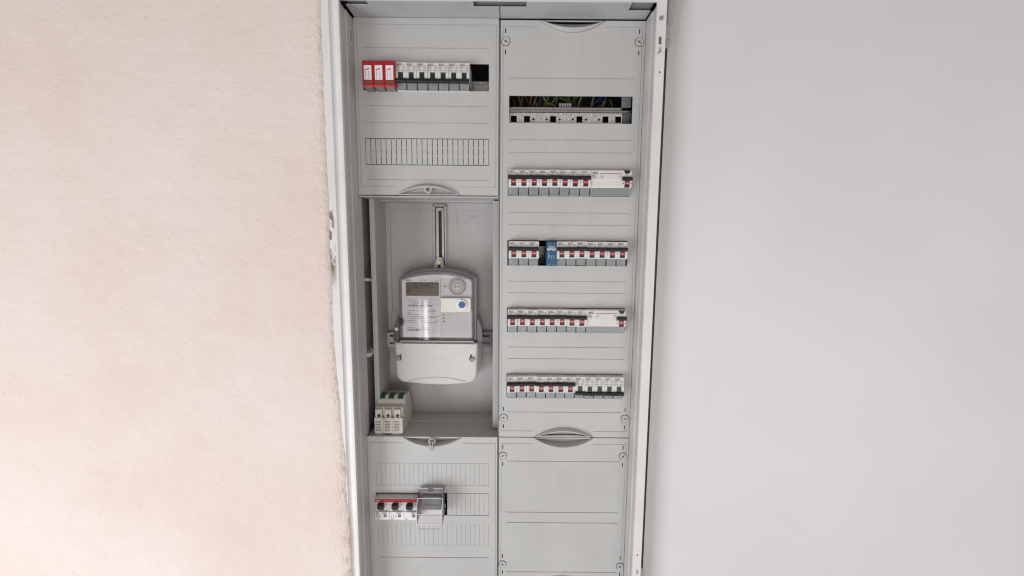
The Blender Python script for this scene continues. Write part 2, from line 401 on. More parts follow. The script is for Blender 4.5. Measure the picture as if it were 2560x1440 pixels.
part('side_panel', MB().prism([(229, 3), (229, -29.5), (230.6, -31), (230.6, -52), (233, -52), (233, 3)], ZB, 371.5, 'Z'), 'side', cab)
stk = part('sticker', MB().box(-278.95, -278.8, -20, -3, 326, 350), 'label_white', cab)
stb = MB()
for q in range(7): stb.quad((-278.75, -18.5, 328.5+q*3), (-278.75, -4.5, 328.5+q*3), (-278.75, -4.5, 329.9+q*3), (-278.75, -18.5, 329.9+q*3))
part('sticker_print', stb, 'ink', stk, fix=False)
# hinge-side flange with its cut-outs
fl = MB().relief(229.2, 244.6, ZB, 396, [(233.8, 238.6, 309.5, 322, None), (236.4, 239.0, 265.2, 268.6, None), (235.8, 238.6, -589.6, -586, None)], 4.5,
                 lambda x, z, d: (x, -57 + d, z))
part('flange', fl, 'frame', cab)
part('flange_edge', MB().box(241.8, 244.4, -52.4, -8, ZB, 396), 'frame', cab)
for za, zb in ((300, 326), (262, 272), (-594, -582)): part('slot_back', MB().box(232, 241, -50, -49, za, zb), 'grey_plastic', cab)
def prism_mark(pts): return MB().prism(pts, -57.25, -56.6, 'Y')
part('triangle_mark', prism_mark([(232.2, 294.0), (239.6, 297.4), (236.6, 307.2)]), 'grey_plastic', cab)
part('triangle_mark', prism_mark([(235.0, -615.0), (241.0, -621.5), (237.6, -628.5)]), 'grey_plastic', cab)
part('flange_screw', MB().cyl(236.2, 349, 4.0, -57, -58.8, 20, 3.0), 'steel', cab, smooth=True)
part('top_flange', MB().box(-279.8, 229, -57, -52, 374.6, 396), 'frame', cab)
# ceiling sheets of the two bays
def ceil(x0, x1, cells):
    return MB().relief(x0, x1, -51.9, 1.5, cells, 1.4, lambda x, y, d: (x, y, 374 + d))
part('ceiling_panel', ceil(-275.5, -24.6, [(-280, -238, -60, -40, None), (-66, -20, -60, -36, None), (-242, -52, -11, -6.5, 1.0),
      (-224, -219, -50.5, -48.5, None), (-152, -147, -50, -48, None), (-82, -77, -48, -46, None)]), 'ceiling_sheet', cab)
part('ceiling_panel', ceil(-23.2, 227, [(-30, 20, -60, -36, None), (190, 230, -60, -27, None), (13, 190, -9, -3, 1.0),
      (44, 49, -44, -42, None), (113, 118, -42.5, -40.5, None), (182, 187, -41, -39, None)]), 'ceiling_sheet', cab)
part('upper_sheet', MB().box(-274, 228, -51.9, -12, 379, 380.2), 'dark_sheet', cab)
part('bay_divider', MB().box(-25.6, -23.6, 2.2, 178, ZB, 372), 'dark_sheet', cab)
# meter board: a deep tray
Yb = 110
cells = []
def frame_relief(x0, x1, z0, z1, w=1.0, d=-0.7):
    return [(x0, x1, z0, z0+w, d), (x0, x1, z1-w, z1, d), (x0, x0+w, z0, z1, d), (x1-w, x1, z0, z1, d)]
cells += frame_relief(-249, -188, 27, 52) + frame_relief(-117, -55, 25.5, 50.5)
cells += [(-262, -253, -158, 66, -4), (-49, -37, -158, 66, -4), (-262, -257, -250, -158, -2), (-43, -37, -250, -158, -2)]
cells += frame_relief(-257, -40, -252, -158, 1.0, -0.9)
board = part('meter_board', MB().relief(-262, -37, -392, 68, cells, 2.5, lambda x, z, d: (x, Yb + d, z)), 'board', cab)
tray = MB().box(-264, -262.1, 36.4, 112, -392, 68).box(-271.5, -262.1, 34, 36.2, -392, 68).box(-271.5, -269.6, 36.4, 70, -392, 68)
part('tray_wall', tray, 'board', board)
part('tray_wall', MB().box(-36.9, -34.8, 36.4, 112, -384, 68).box(-36.9, -26.2, 34, 36.2, -384, 66), 'board', board)
part('tray_top', MB().box(-277, -26.2, 1.4, 70, 68.5, 71).box(-264, -35, 70.2, 112, 66.2, 70), 'board', board)
part('ledge', MB().box(-277.5, -26.2, 0.4, 66, -390, -387).box(-264, -26.2, 66.2, 112, -390, -383.2), 'ledge', board)
part('strut', MB().prism([(14, -81), (36, -84), (36, -89), (14, -86)], -279, -270, 'X'), 'board', board)
part('strut', MB().prism([(14, -226), (36, -221), (36, -227), (14, -233)], -279, -270, 'X'), 'board', board)
emb = text_mb('ABB', 22, 9.5, -95, 109.4, 33.2)
part('embossed_lettering', emb, 'board', board)
part('rail_guide', MB().box(-164, -159.8, 104.4, 109.8, -200, 63).box(-140.4, -136.4, 104.4, 109.8, -200, 63).box(-164, -136.4, 104.4, 109.8, 59.5, 63.5), 'board', board, bevel=0.6)
part('rail_floor', MB().box(-159.6, -140.6, 109.2, 109.8, -200, 59.3), 'black', board)
rl = MB().relief(-158, -142, -200, 57, [(-152.8, -146.2, -198, 51, None), (-157.2, -155.8, 53, 55, None), (-144.2, -142.8, 53, 55, None)], 1.6, lambda x, z, d: (x, 106.6 + d, z))
part('hanger_rail', rl, 'steel', board)
part('meter_bracket', MB().relief(-262, -243, -234.5, -204, [(-257, -247, -213, -208.5, None), (-257, -247, -229, -224.5, None)], 1.8, lambda x, z, d: (x, 97 + d, z)), 'hinge_metal', board)
part('meter_bracket', MB().relief(-66, -40, -233, -201, [(-64, -46, -212, -207.5, None), (-64, -46, -227, -222.5, None)], 1.8, lambda x, z, d: (x, 97 + d, z)), 'dark_sheet', board)
# the open door: a sheet with folded edges, swung about 166 degrees
ang = math.radians(16); hx, hy = 262.0, -16.0
def D(a, b): return (hx + a*math.cos(ang) - b*math.sin(ang), hy - a*math.sin(ang) - b*math.cos(ang))
dp = [D(0, 0), D(590, 0), D(590, -18), D(588, -18), D(588, -1.6), D(0, -1.6)]
part('flange_shade_strip', MB().box(244.6, 300, -4, -2, ZB, 396), 'dark_sheet', cab)  # dark strip added to stand in for the shadow beside the flange
door = part('door', MB().prism(dp, ZB-4, 402, 'Z'), 'door', cab)
hg = [(245.2, 400), (262, 400), (263.8, 366), (259.6, 362), (258.6, 347), (255.8, 341), (255.4, 333), (257.2, 331), (257, 318), (255.4, 312), (249, 308.5), (245.2, 308.5)]
hn = part('hinge', MB().prism(hg, -46, -39, 'Y'), 'hinge_metal', cab, bevel=0.6)
part('hinge_pin', MB().box(247.4, 254.2, -49.2, -46.1, 322.4, 329).box(248, 253, -48.4, -46.1, 312.6, 320.6), 'hinge_metal', hn, bevel=0.8)
part('hinge_recess', MB().box(246, 250.6, -46.9, -46.05, 344, 386), 'dark_sheet', hn)
part('hinge', MB().prism([(245.2, -622), (249.5, -626), (254, -628), (255, -640), (255, -700), (245.2, -700)], -46, -39, 'Y'), 'hinge_metal', cab, bevel=0.6)
# rails and the perforated strip behind the covers
def rail(x0, x1, zc, y, parent):
    pr = [(y, zc+17.5), (y, zc+13), (y+6.2, zc+12.4), (y+6.2, zc-12.4), (y, zc-13), (y, zc-17.5), (y+1, zc-17.5), (y+1, zc-14), (y+7.2, zc-13.4), (y+7.2, zc+13.4), (y+1, zc+14), (y+1, zc+17.5)]
    return part('din_rail', MB().prism(pr, x0, x1, 'X'), 'steel', parent)
rail(-270, -30, 264.5, 38, cab); rail(-10, 214, -38, 95, cab)
k = 0.976
cells = [(a*k, b*k, 203.2, 214.2, None) for a, b in ((-4.6, 6.5), (19.7, 30.7), (67.5, 78.6), (116.1, 127.1), (163.9, 174.9), (187.4, 198.4))]
for px in (37.0, 61.4, 85.3, 109.8, 133.8, 158):
    cells.append((px*k-1.7, px*k+1.7, 206.8, 210.2, None))
strip = MB().relief(-12, 195, 196, 219.5, cells, 1.6, lambda x, z, d: (x, 9 + d, z))
part('perforated_strip', strip, 'galvanised', cab)
pr = [(9, 219.6), (14, 222.4), (20, 223.2), (20, 227.2), (24, 229.4), (24, 233.2), (34, 234.4), (34, 232.8), (25.6, 231.8), (25.6, 228.2), (21.6, 226), (21.6, 221.8), (15, 220.8), (10.6, 218.8)]
part('folded_rail', MB().prism(pr, -12, 214, 'X'), 'steel', cab)
part('side_post', MB().box(197, 214, 24, 26, 190, 258), 'dark_sheet', cab)

part('bottom_panel', MB().box(-22.6, 228, 0.2, 2.2, ZB+2.2, -699), 'ceiling_sheet', cab)
# ------------------------------------------------------------------ cover panels
def cover_to(x, z, d): return (x, d, z)
def groove(x0, x1, z, w=1.5, d=1.2): return (x0, x1, z-w/2, z+w/2, d)
def border(x0, x1, z0, z1, w=1.1, d=0.9):
    return [(x0, x1, z0, z0+w, d), (x0, x1, z1-w, z1, d), (x0, x0+w, z0, z1, d), (x1-w, x1, z0, z1, d)]
GW, GS = 58.0, 20.0
def grip_cells(cx, ze, sgn):
    return (cx-GW, cx+GW, min(ze, ze+sgn*GS), max(ze, ze+sgn*GS), None)
def grip_fill(mb, cx, ze, sgn):
    n = 28
    for i in range(n):
        a = -GW + 2*GW*i/n; b = -GW + 2*GW*(i+1)/n
        ha, hb = GS*(1-(a/GW)**2), GS*(1-(b/GW)**2)
        mb.quad((cx+a, 0, ze+sgn*ha), (cx+b, 0, ze+sgn*hb), (cx+b, 0, ze+sgn*GS), (cx+a, 0, ze+sgn*GS))
def grip(cx, ze, sgn, parent, lift=9.0):
    n = 36; mb = MB(); rows = []
    for i in range(n+1):
        u = -1 + 2*i/n; w = max(0.0, 1-u*u); x = GW*u; hh = GS*w; q = math.sqrt(w)
        if sgn < 0:
            rows.append([(cx+x*.99, 2.5, ze+sgn*hh*.972), (cx+x*.985, -lift*.72*q, ze+sgn*(hh*0.975)), (cx+x*.99, -lift*1.0*q, ze+sgn*(hh*0.90)), (cx+x*.98, -lift*q, ze+sgn*hh*0.76),
                     (cx+x*.968, -lift*.75*q, ze+sgn*hh*0.68), (cx+x*.965, 1.0, ze+sgn*hh*0.65), (cx+x*.96, 10.0*q+1, ze+sgn*hh*0.60), (cx+x*.96, 13.0*q+1, ze+sgn*0.2*w)])
            continue
        rows.append([(cx+x, 0.2, ze+sgn*hh), (cx+x*.995, -lift*.55*q, ze+sgn*(hh*0.93)), (cx+x*.985, -lift*.95*q, ze+sgn*(hh*0.80)), (cx+x*.975, -lift*q, ze+sgn*hh*0.70),
                     (cx+x*.968, -lift*.75*q, ze+sgn*hh*0.62), (cx+x*.965, 1.0, ze+sgn*hh*0.60), (cx+x*.96, 10.0*q+1, ze+sgn*hh*0.56), (cx+x*.96, 13.0*q+1, ze+sgn*0.2*w)])
    for a, b in zip(rows, rows[1:]):
        for j in range(len(a)-1): mb.quad(a[j], b[j], b[j+1], a[j+1])
    g = part('finger_grip', mb, 'cover', parent, smooth=True)
    part('grip_edge', MB().box(cx-GW+4, cx+GW-4, 0.1, 2.2, min(ze, ze+sgn*1.6), max(ze, ze+sgn*1.6)), 'cover', g)
    return g
def turn_lock(x, z, deg, parent, r=7.0):
    d = part('turn_lock', MB().cyl(x, z, r, -1.3, 0.5, 32), 'cover', parent, smooth=True)
    part('lock_gap', MB().ring(x, z, r+0.05, r+0.9, -0.25, 0.3, 32), 'black', d)
    a = math.radians(deg); c, s_ = math.cos(a), math.sin(a)
    def bar(l, w, ph):
        cc, ss = (c, s_) if ph == 0 else (-s_, c)
        return [(x + cc*l*u - ss*w*v, z + ss*l*u + cc*w*v) for u, v in ((-1, -1), (1, -1), (1, 1), (-1, 1))]
    part('cross_slot', MB().prism(bar(4.6, .5, 0), -1.42, -1.2, 'Y').prism(bar(2.3, .55, 1), -1.45, -1.2, 'Y'), 'black', d)
    return d
def slots(x, z): return [(x-0.9, x+0.9, z+13.5, z+21.5, None), (x-0.9, x+0.9, z-21.5, z-13.5, None)]
TH = 2.0

# upper left cover
ul = thing('cover_panel', 'upper left grey plastic cover above the meter with red surge protectors and a dashed grid', 'cover panel', (-152, 0, 72), 'plastic cover panels')
zc = [324.2, 227.3, 198.7, 99.6]
cells = [groove(-263, -43.4, z) for z in zc] + border(-273.5, -30, 87, 363)
cells += [(-264, -43.2, 252.9, 298.4, None), (-263.9, -43.1, 125.0, 171.8, None), grip_cells(-153, 72.5, 1)]
mb = MB().relief(-278.5, -26.2, 72.5, 373.3, cells, TH, cover_to); grip_fill(mb, -153, 72.5, 1)
part('plate', mb, 'cover', ul)
for xa, xb in ((-278.4, -276.6), (-28, -26.3)): part('hood_edge', MB().box(xa, xb, TH+.05, 66, 71.2, 373), 'cover', ul)
grip(-153, 72.5, 1, ul)
lk = part('lock', MB().cyl(-152.6, 82.6, 7.6, 1.0, -5.5, 28, 7.2), 'cover', ul, smooth=True)
def phillips(x, z, y, l=3.4, w=0.75, rot=0.3):
    c, s_ = math.cos(rot), math.sin(rot); mb = MB()
    for cc, ss in ((c, s_), (-s_, c)):
        mb.prism([(x + cc*l*u - ss*w*v, z + ss*l*u + cc*w*v) for u, v in ((-1, -1), (1, -1), (1, 1), (-1, 1))], y-0.25, y, 'Y')
    return mb
sc_ = part('screw_head', MB().cyl(-152.6, 82.2, 5.0, -5.5, -6.6, 24, 4.4), 'steel', lk, smooth=True)
part('screw_cross', phillips(-152.6, 82.2, -6.6), 'black', lk)
# blanking strips: knock-out pieces in the grid
def strip_mesh(w, h_, tabs):
    mb = MB().box(-w/2, w/2, 0, 1.8, -h_/2, h_/2)
    if tabs:
        for z in (-7.4, 7.4): mb.box(w/2, w/2+0.62, 0.15, 1.0, z-0.7, z+0.7).box(-w/2-0.62, -w/2, 0.15, 1.0, z-0.7, z+0.7)
        for z in (-h_/2, h_/2):
            for x in (-w/2+0.7, w/2-0.7): mb.box(x-0.55, x+0.55, 0.15, 1.0, min(z, z*1.03), max(z, z*1.03))
    me = mb.mesh('blanking_strip'); me.materials.append(MATS['cover']); return me
sm_a = strip_mesh(8.0, 44.2, True); sm_b = strip_mesh(8.82, 45.4, False)
def strips(n, x0, pitch, z, me, parent):
    o0 = org_of(parent)
    for i in range(n):
        o = bpy.data.objects.new('blanking_strip', me); C.objects.link(o); o.parent = parent
        o.location = ((x0 + pitch*(i+.5) - o0[0])*S, (0.12*random.random() - o0[1])*S, (z - o0[2])*S)
strips(24, -263.6, 220.2/24, 148.4, sm_a, ul)

# tall right cover
rc = thing('cover_panel', 'tall right grey plastic cover holding four breaker rows and an open wiring slot', 'cover panel', (102, 0, -386), 'plastic cover panels')
ROW = {2: 95.3, 3: -30.6, 4: -155.6, 5: -282.6}
cells = [groove(-7, 211.3, z) for z in (275.6, 171, 149.2, 42.9, 21, -82.5, -104.2, -207.4, -229.8, -335.3)] + border(-19, 224, -374, 361)
cells += [(-9, 211.5, z-23.2, z+23.2, None) for z in ROW.values()] + [(-7.5, 210.6, 199.4, 246, None)]
RL_ = [(-14.3, 336, -35), (218, 336.3, -38), (-14.3, -347, 0), (219, -347.3, 2)]
for x, z, d_ in RL_: cells += slots(x, z)
cells += [grip_cells(101.6, 370.8, -1), grip_cells(101.6, -385.6, 1)]
mb = MB().relief(-22.8, 228.2, -385.6, 370.8, cells, TH, cover_to); grip_fill(mb, 101.6, 370.8, -1); grip_fill(mb, 101.6, -385.6, 1)
part('plate', mb, 'cover', rc)
grip(101.6, 370.8, -1, rc); grip(101.6, -385.6, 1, rc)
for x, z, d_ in RL_: turn_lock(x, z, d_, rc)

# lower right blank cover
rl2 = thing('cover_panel', 'blank lower right grey plastic cover without openings', 'cover panel', (102, 0, -698), 'plastic cover panels')
cells = [groove(-7.6, 212.5, z) for z in (-435.3, -542, -564.2, -671)] + border(-19, 224, -686, -399)
LL_ = [(-15.5, -424.3, 8), (218.1, -424.1, 42), (-15.1, -654.3, -12), (221, -657.5, 30)]
for x, z, d_ in LL_: cells += slots(x, z)
cells += [grip_cells(101.6, -387.2, -1), grip_cells(101.6, -698, 1)]
mb = MB().relief(-22.8, 228.2, -698, -387.2, cells, TH, cover_to); grip_fill(mb, 101.6, -387.2, -1); grip_fill(mb, 101.6, -698, 1)
part('plate', mb, 'cover', rl2)
grip(101.6, -387.2, -1, rl2); grip(101.6, -698, 1, rl2)
for x, z, d_ in LL_: turn_lock(x, z, d_, rl2)

# lower left cover
ll = thing('cover_panel', 'lower left grey plastic cover below the meter with three rows of blanking strips', 'cover panel', (-152, 0, -760), 'plastic cover panels')
cells = [groove(-263.5, -42.5, -640.9)] + border(-275, -29, -752, -399)
cells += [(-262.9, -42.5, -487.4, -441, None), (-264.5, -42.5, -550.4, -503, None), (-262.9, -42.5, -615, -569.2, None), grip_cells(-152, -387.2, -1)]
mb = MB().relief(-278.5, -26.2, -760, -387.2, cells, TH, cover_to); grip_fill(mb, -152, -387.2, -1)
part('plate', mb, 'cover', ll)
grip(-152, -387.2, -1, ll)
lk = part('lock', MB().cyl(-152, -394.5, 7.6, 1.0, -5.0, 28, 7.2), 'cover', ll, smooth=True)
part('lock_tab', MB().prism([(-156, -391), (-148, -391), (-148.6, -408), (-150.5, -410), (-154, -410), (-156.6, -408)], -12.0, -5.0, 'Y'), 'plastic_grey_tab', lk, bevel=0.5)
part('screw_cross', phillips(-152, -395.5, -12.0, rot=0.0), 'black', lk)
strips(24, -262.7, 220.0/24, -464.2, sm_b, ll); strips(24, -262.7, 220.0/24, -592.1, sm_b, ll); strips(9, -124.9, 82.2/9, -526.6, sm_b, ll)

# ------------------------------------------------------------------ circuit breakers
PW = 18.2
def body_profile():
    return [(34, 22), (-11.5, 22), (-13.2, 21.2), (-14.6, 7.5), (-15.6, 4), (-15.8, -1.5), (-14.8, -6.8), (-12.6, -9.2), (-4.4, -9.4), (-3.4, -22.2), (34, -22.2)]
SH = {}
def share(key, mb, m):
    me = mb.mesh(key.split('|')[0]); me.materials.append(MATS[m]); SH[key] = me; return me
share('body', MB().prism(body_profile(), -8.95, 8.95, 'X'), 'plastic_white')
share('label_holder', MB().box(-8.4, 7.6, -9.6, -8.8, -21.6, -9.8).box(-8.4, 7.6, -8.8, -4.6, -21.9, -21.1), 'clear_flap')
share('holder_back', MB().box(-8.6, 8.0, -4.9, -4.45, -21.8, -9.6), 'flap_body')
share('clip_notch', MB().box(7.9, 9.6, -6.4, -4.6, -22.0, -17.2).box(8.35, 9.0, -6.0, -4.6, -17.2, -10), 'toggle')
tp = [(-14.0, 4.8), (-18.2, 5.0), (-19.8, 6.3), (-20.0, 9.4), (-18.8, 11.2), (-14.0, 11.8)]
def toggle_mesh(shift, flip):
    pts = [(y, (z if not flip else -z) + shift) for y, z in tp]
    b = MB().prism(pts, -8.8, 8.8, 'X'); zc_ = sum(p[1] for p in pts)/len(pts)
    b.box(-8.6, 8.6, -20.5, -19.8, zc_-0.3, zc_+0.6)
    return b
share('toggle|on', toggle_mesh(0, False), 'toggle')
share('toggle|off', toggle_mesh(-1.2, True), 'toggle')
share('window|on', MB().box(-4.3, 4.3, -16.2, -14.8, -3.0, 4.7), 'red_window')
share('slot|on', MB().box(-4.3, 4.3, -16.2, -14.6, -6.8, -3.0), 'black')
share('window|off', MB().box(-4.2, 4.2, -16.2, -14.6, -6.6, 4.4), 'green_window')
share('state_mark|on', text_mb('I-ON', 6.0, 2.2, -3.0, -16.26, -0.6), 'ink_white')
share('state_mark|off', text_mb('O-OFF', 6.4, 1.7, -3.2, -16.26, 2.2), 'ink_faded')
def yface(z): return -13.2 - (21.2 - z)*(1.4/13.7) - 0.16
lt = text_mb('AEG', 10.0, 4.3, -8.1, 0, 15.7)
lt.v = [(x, yface(z), z) for x, y, z in lt.v]
share('lettering', lt, 'ink')
share('dash', MB().quad((4.0, yface(16.9), 16.4), (7.0, yface(16.9), 16.4), (7.0, yface(16.9), 17.2), (4.0, yface(16.9), 17.2)), 'ink_red')
def fine(rows):
    mbs = []
    for q, z in enumerate(rows):
        b = bars(-8.0, -1.6, z, yface(z)-.05, 0.9, 11+q, 0.95); c_ = bars(1.6, 7.6, z, yface(z)-.05, 0.9, 31+q, 0.9); mbs += [b, c_]
    return merge(*mbs)
share('fine_print|on', fine((14.0, 12.6)), 'ink_fine')
share('fine_print|off', fine((14.0, 12.6, 11.2, 8.6, 7.2)), 'ink_fine')
def copy_in(key, parent, m=None):
    o = bpy.data.objects.new(key.split('|')[0], SH[key]); C.objects.link(o); o.parent = parent
    if m:
        o.material_slots[0].link = 'OBJECT'; o.material_slots[0].material = MATS[m]
    return o
def breaker(x, zc, on, label, group, faded=None):
    t = thing('circuit_breaker', label, 'circuit breaker', (x + random.uniform(-.15, .15), random.uniform(-.9, .9), zc + random.uniform(-.4, .4)), group)
    body = copy_in('body', t); st = 'on' if on else 'off'
    copy_in('toggle|'+st, t); w = copy_in('window|'+st, t); copy_in('state_mark|'+st, w)
    if on: copy_in('slot|on', t)
    h_ = copy_in('holder_back', t); copy_in('label_holder', t); copy_in('clip_notch', t)
    copy_in('lettering', body, faded); copy_in('dash', body); copy_in('fine_print|'+st, body)
    return t
ORD = ['leftmost', 'second', 'third', 'fourth', 'fifth', 'sixth', 'seventh', 'eighth', 'ninth', 'tenth', 'eleventh', 'twelfth', 'thirteenth', 'fourteenth', 'fifteenth', 'sixteenth', 'seventeenth', 'eighteenth', 'nineteenth', 'twentieth']
for i in range(7):
    o_ = ['leftmost', 'second', 'third', 'fourth', 'fifth', 'sixth', 'rightmost'][i]
    ex = ' beside the red surge protector' if i == 0 else (' beside the empty black slot' if i == 6 else '')
    breaker(-203.2 + PW*(i+.5), 273.6, False, f'{o_} breaker{ex} in the upper left cover row, switched off', 'breakers in the upper left cover')
def right_row(row, n, x0, name, offs=(), faded={}, extra={}):
    for i in range(n):
        o_ = ORD[i] + ('' if i == 0 else ' from left')
        st = 'switched off breaker' if i in offs else 'switched on breaker'
        breaker(x0 + PW*(i+.5), ROW[row], i not in offs, f'{st}, {o_} in the {name}', f'breakers in the {name}', faded.get(i))
right_row(2, 8, -7.7, 'row under the open wiring slot', faded={5: 'ink_faded', 6: 'ink_faded', 7: 'ink_faded'})
for i in range(3):
    breaker(-6.4 + PW*(i+.5), ROW[3], True, ['leftmost breaker with faded reddish lettering, left of the blue relay', 'middle breaker of the three left of the blue relay',
            'breaker beside the empty gap left of the blue relay'][i], 'breakers left of the blue relay', ['ink_red', 'ink_faded', None][i])
for i in range(7):
    o_ = ['first breaker right beside', 'second breaker right of', 'third breaker right of', 'fourth breaker right of', 'fifth breaker right of', 'sixth breaker right of', 'seventh and last breaker right of'][i]
    breaker(80.2 + PW*(i+.5), ROW[3], True, f'{o_} the blue relay, switched on', 'breakers right of the blue relay')
right_row(4, 8, -7.7, 'row directly below the blue relay', faded={5: 'ink_faded', 6: 'ink_faded', 7: 'ink_faded'})
right_row(5, 12, -7.6, 'bottom row of twelve', offs=(7, 8, 9, 10, 11))

def rcd(x0, zc, label):
    W4 = 4*PW; t = thing('residual_current_breaker', label, 'circuit breaker', (x0, 0, zc), 'wide residual current breakers')
    def lp(name, mb, m, par, **kw): return link(name, mb.mesh(name), m, par, **kw)
    pr = [(34, 22), (-11.5, 22), (-13.2, 21.2), (-14.4, 5.5), (-12.6, 4.6), (-12.4, -6), (-11.8, -9.2), (-4.4, -9.4), (-3.4, -22.2), (34, -22.2)]
    b = lp('body', MB().prism(pr, 0.2, 3*PW+1, 'X'), 'plastic_white', t, bevel=0.35)
    b2 = lp('switch_body', MB().prism(body_profile(), 3*PW+1.05, W4-.4, 'X'), 'plastic_white', t, bevel=0.35)
    lp('holder_back', MB().box(0.6, W4-1, -4.9, -4.45, -21.8, -9.6), 'flap_body', t)
    lp('label_holder', MB().box(0.6, W4-1.4, -9.6, -8.8, -21.6, -9.8).box(0.6, W4-1.4, -8.8, -4.6, -21.9, -21.1), 'clear_flap', t)
    xs = 3.5*PW+0.5
    tg = SH['toggle|on']
    o = bpy.data.objects.new('toggle', tg); C.objects.link(o); o.parent = t; o.location = (xs*S, 0, -1.5*S)
    o = bpy.data.objects.new('window', SH['window|on']); C.objects.link(o); o.parent = t; o.location = (xs*S, 0, -1.6*S)
    o2 = bpy.data.objects.new('slot', SH['slot|on']); C.objects.link(o2); o2.parent = t; o2.location = (xs*S, 0, -1.6*S)
    q = bpy.data.objects.new('state_mark', SH['state_mark|on']); C.objects.link(q); q.parent = o
    n = 16; half = [(xs + 5.2*math.cos(math.pi + math.pi*i/n), 21.4 + 6.2*math.sin(math.pi + math.pi*i/n)) for i in range(n+1)]
    lp('test_button', MB().prism(half, -15.4, -13.0, 'Y'), 'toggle', t)
    a = text_mb('AEG', 9.6, 4.2, 3.0, 0, 14.8); a.v = [(x, yface(z), z) for x, y, z in a.v]
    lp('lettering', a, 'ink', b, fix=False)
    lp('red_line', MB().quad((16.5, yface(15.6)-.1, 15.2), (3*PW+.5, yface(15.6)-.1, 15.2), (3*PW+.5, yface(15.6)-.1, 16.0), (16.5, yface(15.6)-.1, 16.0)), 'ink_red', b, fix=False)
    f = merge(bars(3, 9, 11.6, yface(11.6)-.05, 1.2, 3), bars(3, 9.5, 9.2, yface(9.2)-.05, 1.2, 5, .95), bars(3, 11, 6.8, yface(6.8)-.05, .9, 6), bars(16, 22, 9.8, yface(9.8)-.05, 2.0, 8), bars(17, 22, 6.8, yface(6.8)-.05, .8, 9))
    lp('fine_print', f, 'ink_fine', b, fix=False)
    sl = MB()
    for xx in (3*PW-4.5, 3*PW-2.2): sl.quad((xx, yface(11.5)-.1, 10.8), (xx+.8, yface(11.5)-.1, 10.8), (xx+1.7, yface(11.5)-.1, 12.6), (xx+.9, yface(11.5)-.1, 12.6))
    lp('slash_mark', sl, 'ink', b, fix=False)
    lp('arrow_mark', MB().prism([(xs-8.0, -1.8), (xs-5.8, -.6), (xs-5.8, -3)], -16.1, -15.0, 'Y').prism([(xs+8.0, -1.8), (xs+5.8, -.6), (xs+5.8, -3)], -16.1, -15.0, 'Y'), 'ink', t)
rcd(-7.7 + 8*PW, ROW[2], 'wide residual current breaker at right end of the row under the wiring slot')
rcd(-7.7 + 8*PW - .5, ROW[4], 'wide residual current breaker at right end of the row below the blue relay')

# blue relay
t = thing('relay', 'narrow blue relay module with white print beside an empty gap', 'relay', (71, 0, ROW[3]))
bl = link('body', MB().prism([(34, 22), (-12.5, 22), (-14, 20.5), (-14, -20.8), (-12.5, -22.3), (34, -22.3)], -9.2, 9.2, 'X').mesh('body'), 'blue', t, bevel=0.4)
pr_ = merge(text_mb('Eltako', 12, 3.6, -6, -14.15, 10.4, shear=0.8), MB().quad((-8.4, -14.15, 7.0), (8.4, -14.15, 7.0), (8.4, -14.15, 8.9), (-8.4, -14.15, 8.9)),
            bars(-7, 7, 4.9, -14.15, 1.0, 4), bars(-4.5, 4.5, -20, -14.15, .8, 5))
link('lettering', pr_.mesh('lettering'), 'ink_white', bl, fix=False)
gl = MB()
def ln(x0, z0, x1, z1, w=0.22):
    d = Vector((x1-x0, z1-z0)).normalized(); n_ = Vector((-d.y, d.x))*w
    gl.quad((x0+n_.x, -14.15, z0+n_.y), (x0-n_.x, -14.15, z0-n_.y), (x1-n_.x, -14.15, z1-n_.y), (x1+n_.x, -14.15, z1+n_.y))
for x, z in ((-4, -3), (1.2, -3), (5, -3)): ln(x, z, x-1.2, z-3); ln(x-1.2, z-3, x-1.2, z-7)
ln(-6, 0, -3.5, 0); ln(-6, 0, -6, -2)
for q in range(10):
    a0, a1 = 2*math.pi*q/10, 2*math.pi*(q+1)/10; ln(-4.5+1.7*math.cos(a0), -5+1.7*math.sin(a0), -4.5+1.7*math.cos(a1), -5+1.7*math.sin(a1))
link('circuit_diagram', gl.mesh('circuit_diagram'), 'ink_white', bl, fix=False)
link('terminal_mark', merge(text_mb('L N', 5, 1.8, -6.5, -14.15, 16.6), text_mb('15', 3, 1.8, 3.5, -14.15, 16.6)).mesh('terminal_mark'), 'ink_fine', bl, fix=False)

# red surge protector of three plug-in modules
t = thing('surge_protector', 'red three module surge protector with white labels in the upper left cover', 'surge protector', (-230, 0, 273))
part('base', MB().box(-256.5, -203.4, 2, 36, 252.5, 294), 'red', t)
for i in range(3):
    x0 = -258.0 + i*18.55; x1 = x0 + 18.3
    pr_ = [(6, 295), (-20.5, 295.2), (-22, 294), (-22, 254.5), (-20.5, 252.0), (6, 252.6)]
    m_ = part('module', MB().prism(pr_, x0, x1, 'X'), 'red', t, bevel=0.4)
    la = part('label', MB().box(x0+2.9, x1-2.6, -22.25, -21.95, 263.4, 287), 'label_white', m_)
    tx = merge(text_mb('DEHNguard', 2.1, 13.5, x0+4.6, -22.32, 264.6, vertical=True), text_mb('DG MOD 275', 2.1, 13.0, x0+10.2, -22.32, 264.6, vertical=True))
    part('print', tx, 'ink', m_, fix=False)
    part('logo', MB().quad((x0+4.8, -22.32, 278.2), (x0+11.8, -22.32, 280.2), (x0+12.2, -22.32, 282.6), (x0+5.2, -22.32, 280.8)), 'ink_red', m_, fix=False)
    lw = text_mb('DEHN', 5.6, 1.2, x0+5.6, -22.40, 279.0); lw.v = [(x, y, z + (x-x0-5.6)*.28) for x, y, z in lw.v]
    part('logo_lettering', lw, 'label_white', m_, fix=False)
    part('status_window', MB().box(x0+3.8, x1-3.0, -22.3, -21.9, 257.6, 261.6), 'olive_window', m_)
    part('foot', MB().box(x0+2.6, x1-2.2, -20, 4, 250.6, 252.3), 'dark_sheet', t)

